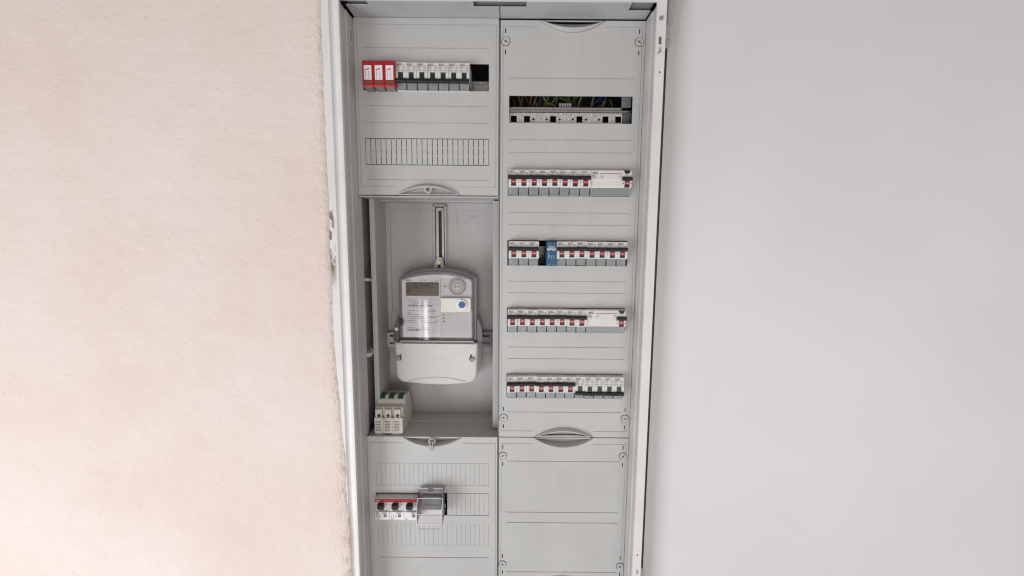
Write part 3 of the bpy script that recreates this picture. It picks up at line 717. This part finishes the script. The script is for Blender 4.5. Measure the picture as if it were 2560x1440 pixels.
# three pole main switch
t = thing('main_switch', 'white three pole main switch with red stripe and black levers marked L1 L2 L3', 'switch', (-220, 0, -528))
for i in range(3):
    x0 = -262 + i*27.7; x1 = x0 + 27.5
    pr_ = [(36, -505.6), (-14, -506), (-15.2, -507), (-15.2, -513.4), (-14.4, -514), (-14.4, -531.8), (-13.4, -532.4), (-15, -533.2), (-15.4, -549.6), (-13, -551), (36, -551)]
    m_ = part('pole', MB().prism(pr_, x0, x1, 'X'), 'shell_white', t, bevel=0.3)
    part('red_stripe', MB().box(x0-.05, x1+.05, -15.6, -15.1, -513.3, -506.6), 'red_stripe', m_)
    if i == 0: part('maker_lettering', text_mb('ABB', 6, 3.2, x0+1.5, -15.75, -511.6), 'ink_white', m_, fix=False)
    lv = part('lever', MB().prism([(-13, -515), (-20, -514.4), (-24, -516.2), (-24.5, -520), (-21.5, -525), (-13, -526)], x0+6, x0+17.5, 'X'), 'toggle', t, bevel=0.6)
    part('lever_slot', MB().box(x0+6.6, x0+16.8, -15.0, -14.3, -530.6, -526), 'grey_plastic', t)
    part('dark_edge', MB().box(x0+6, x1-3.4, -14.7, -14.2, -532.2, -531), 'ink', t)
    part('print', merge(bars(x0+19, x0+25, -518.6, -14.5, 1.6, i), bars(x0+18.6, x0+25, -523.6, -14.5, .5, i+4), bars(x0+18.6, x0+25, -526.4, -14.5, .5, i+7), bars(x0+1.2, x0+4.8, -519.6, -14.5, 1.8, i+3, .7)), 'ink_fine', m_, fix=False)
    part('label', MB().box(x0+.3, x1-.3, -15.65, -15.2, -549.2, -533.6), 'label_white', t)
    part('rating_plate', MB().box(x0+13.4, x0+22, -15.9, -15.6, -537.2, -534.4), 'grey_plastic', t)
    part('knob', MB().ring(x0+19, -541.2, 1.5, 3.1, -15.95, -15.6, 20), 'ink', t)
    part('knob_tab', MB().box(x0+18.4, x0+19.6, -15.9, -15.6, -541.6, -539), 'ink', t)
    part('phase_mark', text_mb('L%d' % (i+1), 4.2, 2.6, x0+2.6, -15.75, -548.6), 'ink', t, fix=False)
    if i == 0:
        part('print', merge(*[bars(x0+1.4, x0+(8 if q < 3 else 10), -535.4 - 2.3*q, -15.72, 1.3, 50+q, .95) for q in range(5)]), 'ink', m_, fix=False)
    if i == 1:
        gl = MB()
        for q in range(3):
            xx = x0+4.5+q*4
            for a, b in (((xx, -535.6), (xx-1, -539)), ((xx-1, -539), (xx-1, -541)), ((xx-1.6, -541), (xx+.4, -541)), ((xx-1.6, -543), (xx+.4, -543)), ((xx-1.6, -541), (xx-1.6, -543)), ((xx+.4, -541), (xx+.4, -543)), ((xx-.6, -543), (xx-.6, -545.4))):
                gl.quad((a[0]-.22, -15.72, a[1]-.22), (a[0]+.22, -15.72, a[1]+.22), (b[0]+.22, -15.72, b[1]+.22), (b[0]-.22, -15.72, b[1]-.22))
        part('print', gl, 'ink_fine', m_, fix=False)

# clear terminal box
t = thing('terminal_box', 'clear plastic terminal box standing out beside the main switch', 'terminal box', (-152, 0, -528))
part('base', MB().box(-176, -133.5, 1, 30, -549.5, -504.6), 'plastic_white', t)
part('block', MB().box(-173.5, -135.5, -9, 0.9, -533, -505.5), 'block_grey', t, bevel=1)
part('block_ridge', MB().box(-168, -141, -11, -9.1, -528, -522), 'block_grey', t, bevel=0.6)
w_ = 1.4
fr = [(-177.5, -541), (-177.5, -526), (-171.5, -482), (-125, -482), (-127, -522), (-130, -541)]
bx = MB()
bx.prism([(-40, -541), (-40, -521), (-29, -496), (-29+w_, -496), (-40+w_, -521), (-40+w_, -541)], -175.5, -129.5, 'X')
sidep = [(-40, -541), (-40, -521), (-29, -496), (-16, -489), (-2, -489), (-2, -541)]
bx.prism(sidep, -177.2, -175.7, 'X'); bx.prism(sidep, -129.3, -127.8, 'X')
bx.prism([(-29.2, -495.8), (-16, -488.8), (-2, -488.8), (-2, -490.2), (-15.6, -490.2), (-29.2, -497.2)], -175.5, -129.5, 'X')
sh = part('shell', bx, 'clear_box', t, bevel=0.3)
part('tongue', MB().prism([(-173.5, -541.2), (-131, -541.2), (-133, -551), (-171.5, -551)], -40, -38.4, 'Y'), 'clear_box', t, bevel=0.3)
part('lid_rim', MB().box(-175, -158, -18, -16.2, -488.7, -482.6).box(-148, -130, -18, -16.2, -488.7, -482.6).box(-175, -130, -16, -14.6, -488.7, -485.6), 'clear_box', t, bevel=0.3)
ed = MB()
A_, B_ = -176.5, -128.6
for a, b in (((A_, -40.2, -541), (A_, -40.2, -521)), ((A_, -40.2, -521), (A_, -29.2, -496)), ((B_, -40.2, -541), (B_, -40.2, -521)), ((B_, -40.2, -521), (B_, -29.2, -496)),
             ((A_, -40.2, -521), (B_, -40.2, -521)), ((A_, -29.2, -496), (B_, -29.2, -496)), ((A_, -40.2, -541), (B_, -40.2, -541)), ((-175, -18.2, -482.6), (-158, -18.2, -482.6)), ((-148, -18.2, -482.6), (-130, -18.2, -482.6))):
    ed.tube([a, b], 0.5, 6)
part('edge_highlight', ed, 'face_white', t, smooth=True)  # white tubes stand in for the bright edges of the clear plastic

# ------------------------------------------------------------------ electricity meter
t = thing('electricity_meter', 'white electricity meter with clear window and digital display hanging in the recess', 'meter', (-145, 108, -180))
def arch(x0, x1, z0, zs, zt, r=9, n=14):
    pts = [(x0, z0)]
    for i in range(6):
        a = math.pi - math.pi/2*i/5*0.62
        pts.append((x0 + r + r*math.cos(a), zs - r + r*math.sin(a)))
    xc = (x0+x1)/2; hw = (x1-x0)/2 - r*0.75
    for i in range(1, n):
        u = -1 + 2*i/n; pts.append((xc + hw*u, zs + (zt-zs)*(1-u*u)))
    for i in range(6):
        a = math.pi/2*(0.38) + 0 - math.pi/2*0.38*i/5
        pts.append((x1 - r + r*math.cos(a), zs - r + r*math.sin(a)))
    pts.append((x1, z0)); return pts
part('housing', MB().prism(arch(-227, -71, -211, -79, -66, 12), 62, 104, 'Y', arch(-229, -69, -211, -78, -65, 12)), 'grey_plastic', t, bevel=1.5)
part('window_rim', MB().prism(arch(-223.5, -75, -209, -81, -69.5, 11), 54, 61.9, 'Y'), 'rim_plastic', t, bevel=1.2)
part('faceplate', MB().prism(arch(-218, -80.5, -202.5, -86, -76.5, 7), 52.6, 53.9, 'Y'), 'face_white', t)
fpz = 52.5
part('side_field', MB().box(-141, -82, 52.2, 52.55, -201.5, -84), 'face_grey', t)
cv = MB().prism(arch(-221, -77.5, -206.5, -83, -72, 10), 44, 53.5, 'Y', arch(-222.4, -76, -208, -82, -70.6, 11))
cv.f.pop(1)
part('clear_cover', cv, 'clear_meter', t, bevel=1.2)
part('display', MB().box(-210, -144.4, 51.6, 52.5, -119, -91.8), 'lcd', t)
SEG = {'0': 'abcdef', '3': 'abgcd', '4': 'fgbc', '9': 'abcdfg', '7': 'abc'}
def seg_digit(ch, x, z, w, hh, y, tk=1.45, sh_=0.9):
    mb = MB(); P = {'a': ((0, 1), (1, 1)), 'b': ((1, 1), (1, .5)), 'c': ((1, .5), (1, 0)), 'd': ((0, 0), (1, 0)), 'e': ((0, .5), (0, 0)), 'f': ((0, 1), (0, .5)), 'g': ((0, .5), (1, .5))}
    for s_ in SEG[ch]:
        (u0, v0), (u1, v1) = P[s_]; xa, za, xb, zb = x+u0*w+sh_*v0, z+v0*hh, x+u1*w+sh_*v1, z+v1*hh
        if u0 == u1: mb.quad((xa-tk/2, y, za-.3), (xa+tk/2, y, za-.3), (xb+tk/2, y, zb+.3), (xb-tk/2, y, zb+.3))
        else: mb.quad((xa+.3, y, za-tk/2), (xb-.3, y, zb-tk/2), (xb-.3, y, zb+tk/2), (xa+.3, y, za+tk/2))
    return mb
dg_ = merge(*[seg_digit(c_, -195.5 + 6.7*i, -103.4, 3.9, 9.2, 51.45) for i, c_ in enumerate('003497')])
dg_ = merge(dg_, bars(-154.5, -148, -103.5, 51.45, 1.2, 3), bars(-152, -145.5, -95, 51.45, 2, 9), bars(-208, -199, -98, 51.45, 1.6, 2), bars(-208, -199, -101.5, 51.45, 1.6, 5), bars(-208, -199.5, -106.4, 51.45, 1.8, 6), bars(-207, -200, -112, 51.45, 3.5, 12, .7))
part('digits', dg_, 'lcd_ink', t, fix=False)
yp = 52.45
part('maker_lettering', text_mb('ISKRA', 12, 2.9, -211, yp, -89.4), 'ink', t, fix=False)
part('year_mark', merge(text_mb('2021', 7, 2.4, -151, yp, -89.8), bars(-181, -170, -89.2, yp, 1.0, 4)), 'ink_faded', t, fix=False)
part('owner_line', text_mb('Eigentum des Messstellenbetreibers', 48, 2.6, -205.5, yp, -130.2), 'ink_fine', t, fix=False)
part('serial_number', text_mb('1 ISK00 7800 1473', 38, 3.2, -199, yp, -134.6), 'ink', t, fix=False)
def barcode(x0, x1, z0, z1, seed):
    rnd = random.Random(seed); mb = MB(); x = x0
    while x < x1:
        w = rnd.choice((.5, .5, .9, 1.3)); mb.quad((x, yp, z0), (min(x+w, x1), yp, z0), (min(x+w, x1), yp, z1), (x, yp, z1)); x += w + rnd.choice((.5, .6, 1.0))
    return mb
part('barcode', barcode(-207, -157, -140.6, -136.6, 3), 'ink', t, fix=False)
part('barcode', barcode(-208.5, -182, -189.8, -185.4, 5), 'ink', t, fix=False)
part('approval_mark', text_mb('CE', 7.5, 5.2, -208, yp, -157.6), 'ink_blue', t, fix=False)
fpn = merge(*[bars(a, b, z, yp, 1.3, i, .85) for i, (a, b, z) in enumerate([(-188, -176, -143.6), (-209, -182, -149.6), (-168, -150, -147.6), (-168, -150, -151.0), (-199, -182, -156.8), (-168, -156, -155.0), (-208, -177, -161.4), (-166, -146, -160.6), (-166, -146, -163.2),
            (-208, -170, -165.4), (-208, -192, -169.6), (-181, -166, -169.6), (-151, -145, -170), (-208, -194, -173), (-181, -146, -173.4), (-208, -192, -183.4), (-180, -165, -184), (-180, -158, -187.6)])])
part('fine_print', fpn, 'ink_fine', t, fix=False)
part('print_box', MB().quad((-210, yp, -125.6), (-144, yp, -125.6), (-144, yp, -125.1), (-210, yp, -125.1)).quad((-210, yp, -125.6), (-209.4, yp, -125.6), (-209.4, yp, -120), (-210, yp, -120)), 'ink_fine', t, fix=False)
part('field_edge', MB().quad((-141.6, 52.1, -201), (-141, 52.1, -201), (-141, 52.1, -85), (-141.6, 52.1, -85)), 'ink_faded', t, fix=False)
for z in (-156.2, -163.4, -170.4): part('pulse_light', MB().cyl(-135.6, z, 1.6, 51.4, 52.3, 16), 'black', t)
part('fine_print', merge(bars(-132, -105, -157, 52.1, 1.2, 8), bars(-93.5, -92, -153, 52.1, 1.0, 2), bars(-93.5, -92, -156, 52.1, 1.0, 3)), 'ink_fine', t, fix=False)
op = part('optical_port', MB().ring(-107.3, -99.3, 13.6, 16.4, 45, 52.1, 36), 'clear_ear', t, smooth=True)
part('port_disc', MB().cyl(-107.3, -99.3, 13.4, 46.5, 52.1, 36), 'port_disc', op, smooth=True)
part('port_boss', MB().cyl(-107.3, -99.3, 6.4, 44.6, 46.4, 28), 'label_white', op, smooth=True)
part('port_eye', MB().cyl(-110.4, -99.3, 1.7, 44.2, 44.55, 14).cyl(-104.2, -99.3, 1.7, 44.2, 44.55, 14), 'black', op)
part('torch_mark', MB().quad((-136.6, 52.1, -100.2), (-132, 52.1, -100.2), (-132, 52.1, -98.6), (-136.6, 52.1, -98.6)).quad((-132, 52.1, -100.2), (-129.4, 52.1, -101.4), (-129.4, 52.1, -97.4), (-132, 52.1, -98.6)), 'ink', t, fix=False)
mp_ = part('module_plate', MB().box(-140, -80.6, 41.5, 52, -149, -121.4), 'cream', t, bevel=0.9)
part('button_collar', MB().cyl(-98.8, -134.6, 10.4, 38.6, 41.4, 32, 10.9), 'label_white', mp_, smooth=True)
part('button', MB().cyl(-97.6, -134.0, 6.6, 37.4, 38.5, 28), 'button_blue', mp_, smooth=True)
part('latch', MB().box(-220.8, -214.8, 42.6, 45.8, -176.6, -165.4), 'black', t, bevel=0.8)
# terminal cover
def tcov(dx, dz):
    pts = [(-233.4-dx, -213), (-231.6-dx, -272)]
    for i in range(9):
        a = math.pi + math.pi/2*i/8*0.85; pts.append((-212 - dx*.7 + 19.4*math.cos(a), -276 + 19*math.sin(a) - dz))
    for i in range(1, 12):
        u = i/12; pts.append((-208 + (125)*u, -295.0 - dz - 4.6*math.sin(math.pi*u)))
    for i in range(9):
        a = -math.pi/2*0.85 + math.pi/2*0.85*i/8; pts.append((-89 + dx*.7 + 19.4*math.cos(a), -276 + 19*math.sin(a) - dz))
    pts += [(-69.5+dx*2.2, -272), (-68+dx*2.2, -213)]
    return pts
tcv = part('terminal_cover', MB().prism(tcov(0, 0), 47, 100, 'Y', tcov(3.5, 3)), 'shell_white', t, bevel=3.5)
def curve_plate(x0, x1, ztop, sag, y0, y1, n=24):
    pts = [(x0, ztop)] + [(x0 + (x1-x0)*i/n, ztop - sag*(1-abs(2*i/n-1)**2.4)) for i in range(1, n)] + [(x1, ztop)]
    return MB().prism(pts, y0, y1, 'Y')
part('brow', curve_plate(-219, -78.5, -214.0, 33.0, 44.4, 47.2), 'shell_white', tcv, bevel=0.7)
rp_ = [(-219 + 140.5*i/24, 44.6, -214.0 - 33.0*(1-abs(2*i/24-1)**2.4) - .2) for i in range(25)]
part('brow_ridge', MB().tube(rp_, 0.9, 8), 'face_grey', tcv, smooth=True)  # paler than the cover, the ridge's highlight is put into its colour
cz = MB(); n = 20
for i in range(n):
    u0, u1 = i/n, (i+1)/n; xa, xb = -209+118*u0, -209+118*u1
    za, zb = -291.6 + 8*math.sin(math.pi*u0), -291.6 + 8*math.sin(math.pi*u1)
    wa, wb_ = -293.2 - 4.6*math.sin(math.pi*u0), -293.2 - 4.6*math.sin(math.pi*u1)
    cz.quad((xa, 45.7, za), (xb, 45.7, zb), (xb, 48.5, wb_), (xa, 48.5, wa))
    cz.quad((xa, 45.7, za), (xb, 45.7, zb), (xb, 47.2, zb+1.0), (xa, 47.2, za+1.0))
part('chin', cz, 'shell_white', tcv, smooth=True)
part('cover_gap', MB().box(-223, -76, 50, 62, -213.4, -208.4), 'rim_plastic', t)
part('cover_bead', MB().tube([(-220, 49.5, -209.6), (-150, 49.0, -210.2), (-79, 49.5, -209.2)], 0.7), 'plastic_white', t, smooth=True)
for sg, xi, xo in ((-1, -227, -239), (1, -71, -58.5)):
    ear = [(xi, -160), (xi + (xo-xi)*.5, -170), (xi + (xo-xi)*.85, -184), (xo, -200), (xo, -213.5), (xi, -213.5)]
    part('side_ear', MB().prism(ear, 58, 98, 'Y'), 'clear_ear', t, bevel=1.2)
part('ear_screw', MB().cyl(-231.5, -187, 3.4, 55, 57.9, 18, 3.6), 'steel', t, smooth=True)
for x, z, rot in ((-226.4, -244, 0), (-79.0, -245.5, 0.3)):
    s_ = part('seal_screw', MB().cyl(x, z, 4.8, 42.6, 47.2, 8, 5.2), 'lead', t)
    part('seal_slot', MB().prism([(x+2.0, z+3), (x+4.6, z+7.6), (x+6.2, z+6.6), (x+5.0, z+2.6), (x+6.4, z-1), (x+4.6, z-5.4), (x+3.4, z-4.6), (x+4.9, z-.5)] if rot == 0 else [(x-4.4, z+4), (x-3.2, z+9.6), (x-.8, z+9.6), (x-.6, z+5.6), (x-3, z+2.6), (x-5.6, z-2), (x-6.2, z+1)], 46.2, 46.9, 'Y'), 'black', s_)
lug = [(-163.4, -70), (-157.2, -50)]
for i in range(9):
    a = math.pi*0.88 - math.pi*0.76*i/8; lug.append((-150.6 + 7.4*math.cos(a), -51.5 + 7.6*math.sin(a)))
lug += [(-144, -50), (-138, -70)]
lg = part('hanging_lug', MB().prism(lug, 94, 98, 'Y'), 'shell_white', t, bevel=0.8)
part('lug_screw', MB().cyl(-150.9, -54.6, 4.5, 89.5, 93.8, 20, 4.9), 'brass', lg, smooth=True)
part('lug_slot', MB().box(-152.8, -148.2, 93.5, 94.4, -66.5, -58), 'black', lg)

# ------------------------------------------------------------------ loose three pole breaker on the ledge
t = thing('loose_breaker', 'dusty loose three pole breaker with green levers lying on the recess ledge', 'circuit breaker', (-238.5, 50, -387))
pf = [(16.2, 0.3), (16.2, 52), (18, 53), (29.5, 53), (30, 60), (33, 63), (40, 68), (66, 68), (72, 62), (72, 53), (84, 53), (86, 34), (92, 33), (92, 0.3)]
bd = part('body', MB().prism([(y, z-387+.0) for y, z in pf], -265.6, -211.6, 'X'), 'old_white', t, bevel=0.4)
fc = []
for c0 in (-264.4, -246.2, -228.2):
    for q in range(7): fc.append((c0, c0+10.8, -382.6+6.2+q*3.1-3.1, -382.6+7.6+q*3.1-3.1, 2.2))
for c0 in (-248.6, -230.6): fc.append((c0, c0+.8, -390, -340, 1.0))
part('vent_face', MB().relief(-265.8, -211.4, -384.6, -353.4, fc, 8.2, lambda x, z, d: (x, 8 + d, z)), 'old_white', t)
part('foot', MB().box(-263, -254, 8.8, 14, -386.8, -384.7).box(-233, -216, 8.8, 14, -386.8, -384.7), 'old_white', t)
part('rail_clip', MB().box(-246, -236, 7.4, 14, -386.9, -384.7), 'black', t)
for c0 in (-264.6, -246.6, -228.4):
    tm = part('terminal', MB().box(c0, c0+13, 9.5, 16.1, -353.2, -336.5), 'old_white', t, bevel=0.7)
    part('terminal_hole', MB().cyl(c0+7.4, -349, 3.3, 9.2, 9.9, 16), 'black', tm)
    part('lever', MB().prism([(33.2, -323.6), (40, -318.6), (52, -318.6), (52, -321), (40, -321)], c0+1.5, c0+12.5, 'X'), 'green', t)
    part('pole_line', MB().box(c0+15.1, c0+15.7, 29.7, 29.9, -334, -327.4), 'lead', t)
part('label_strip', MB().box(-262, -216, 52.2, 57, -319, -317.6), 'brass', t)
part('print', merge(*[bars(-252+q*6, -248+q*6, -315, 62, 1, q) for q in range(2)]), 'ink', t, fix=False)
dots = MB()
for y, z in ((26, -372), (30, -366), (24, -360), (34, -374), (38, -362), (46, -345), (60, -352), (34, -352)):
    dots.box(-211.65, -211.4, y, y+2.6, z, z+3.6)
part('rivet', dots, 'lead', t)
cable = MB().tube([(-266.5, 30, -380), (-269.5, 22, -379), (-271.5, 12, -382.5), (-273.4, 5, -386), (-274, 3, -386.4)], 0.8, 6)
o = link('wire', cable.mesh('wire'), 'wire_grey', smooth=True); o['label'] = 'short pale wire end on the ledge beside the loose breaker'; o['category'] = 'wire'

# ------------------------------------------------------------------ wiring seen in the open slot
def arc(x0, z0, x1, z1, bow, y0, y1, n=12):
    pts = []
    for i in range(n+1):
        u = i/n; w = math.sin(math.pi*u)
        pts.append((x0+(x1-x0)*u, y0+(y1-y0)*u, z0+(z1-z0)*u + bow*w))
    return pts
WR = [('earth', 55, 262, 78, 258, -16, 46, 50), ('earth', 88, 226, 56, 244, 9, 40, 44), ('earth', 10, 262, 18, 222, 3, 60, 54), ('earth', 30, 230, 44, 262, -2, 44, 50), ('earth', 128, 262, 118, 228, 4, 42, 46),
      ('earth', 150, 264, 138, 224, -6, 40, 42), ('earth', 170, 250, 152, 226, -5, 40, 44), ('earth', 88, 262, 120, 236, 4, 62, 58), ('brown', 74, 246, 40, 254, -8, 50, 54), ('orange', 176, 234, 160, 242, 5, 50, 46),
      ('blue', 118, 232, 166, 262, -5, 52, 56), ('blue', 174, 262, 166, 234, 4, 48, 44), ('blue', 52, 262, 42, 226, -2, 46, 50), ('grey', 40, 258, 46, 230, 3, 58, 50), ('grey', 66, 262, 58, 240, -4, 60, 64), ('brown', 0, 258, 8, 226, 0, 60, 56),
      ('black', 20, 256, 60, 236, -6, 66, 60), ('black', 130, 240, 190, 252, -8, 70, 62), ('earth', 182, 258, 190, 232, 6, 60, 60), ('orange', 34, 262, 30, 240, 2, 56, 60), ('earth', 100, 264, 134, 248, -9, 66, 70), ('blue', 140, 226, 190, 244, -4, 64, 60)]
CN = {'earth': 'green and yellow', 'brown': 'brown', 'blue': 'blue', 'grey': 'pale grey', 'orange': 'orange', 'black': 'black'}
rw = random.Random(21)
for q in range(18):
    x_ = 2 + q*10.6 + rw.uniform(-4, 4)
    WR.append((rw.choice(['earth', 'earth', 'brown', 'blue', 'grey', 'black', 'orange']), x_, 268, x_ + rw.uniform(-26, 26), rw.uniform(226, 248), rw.uniform(-9, 9), rw.uniform(58, 80), rw.uniform(56, 84)))
seen = {}
WR.sort(key=lambda w: w[1] + w[3])
for k_, x0, z0, x1, z1, bow, y0, y1 in WR:
    seen[k_] = seen.get(k_, 0) + 1; o_ = ORD[seen[k_]-1] + (' from left' if seen[k_] > 1 else '')
    mb = MB().tube(arc(x0, z0, x1, z1, bow, y0, y1), 1.7, 8); c0 = mb.v[0]
    o = link('wire', mb.mesh('wire'), 'wire_' + k_, smooth=True)
    o['label'] = f'{CN[k_]} wire inside the open wiring slot, {o_} of its colour'; o['category'] = 'wire'; o['group'] = f'{CN[k_]} wires in the open slot'
t = thing('terminal_block', 'small terminal block with orange base among the wires in the open slot', 'terminal block', (95, 45, 230))
part('base', MB().box(84, 108, 38, 54, 232, 236.5), 'terminal_orange', t)
for i in range(5): part('clamp', MB().box(84.6+i*4.7, 88.4+i*4.7, 39, 52, 236.6, 245), 'shell_white', t, bevel=0.4)
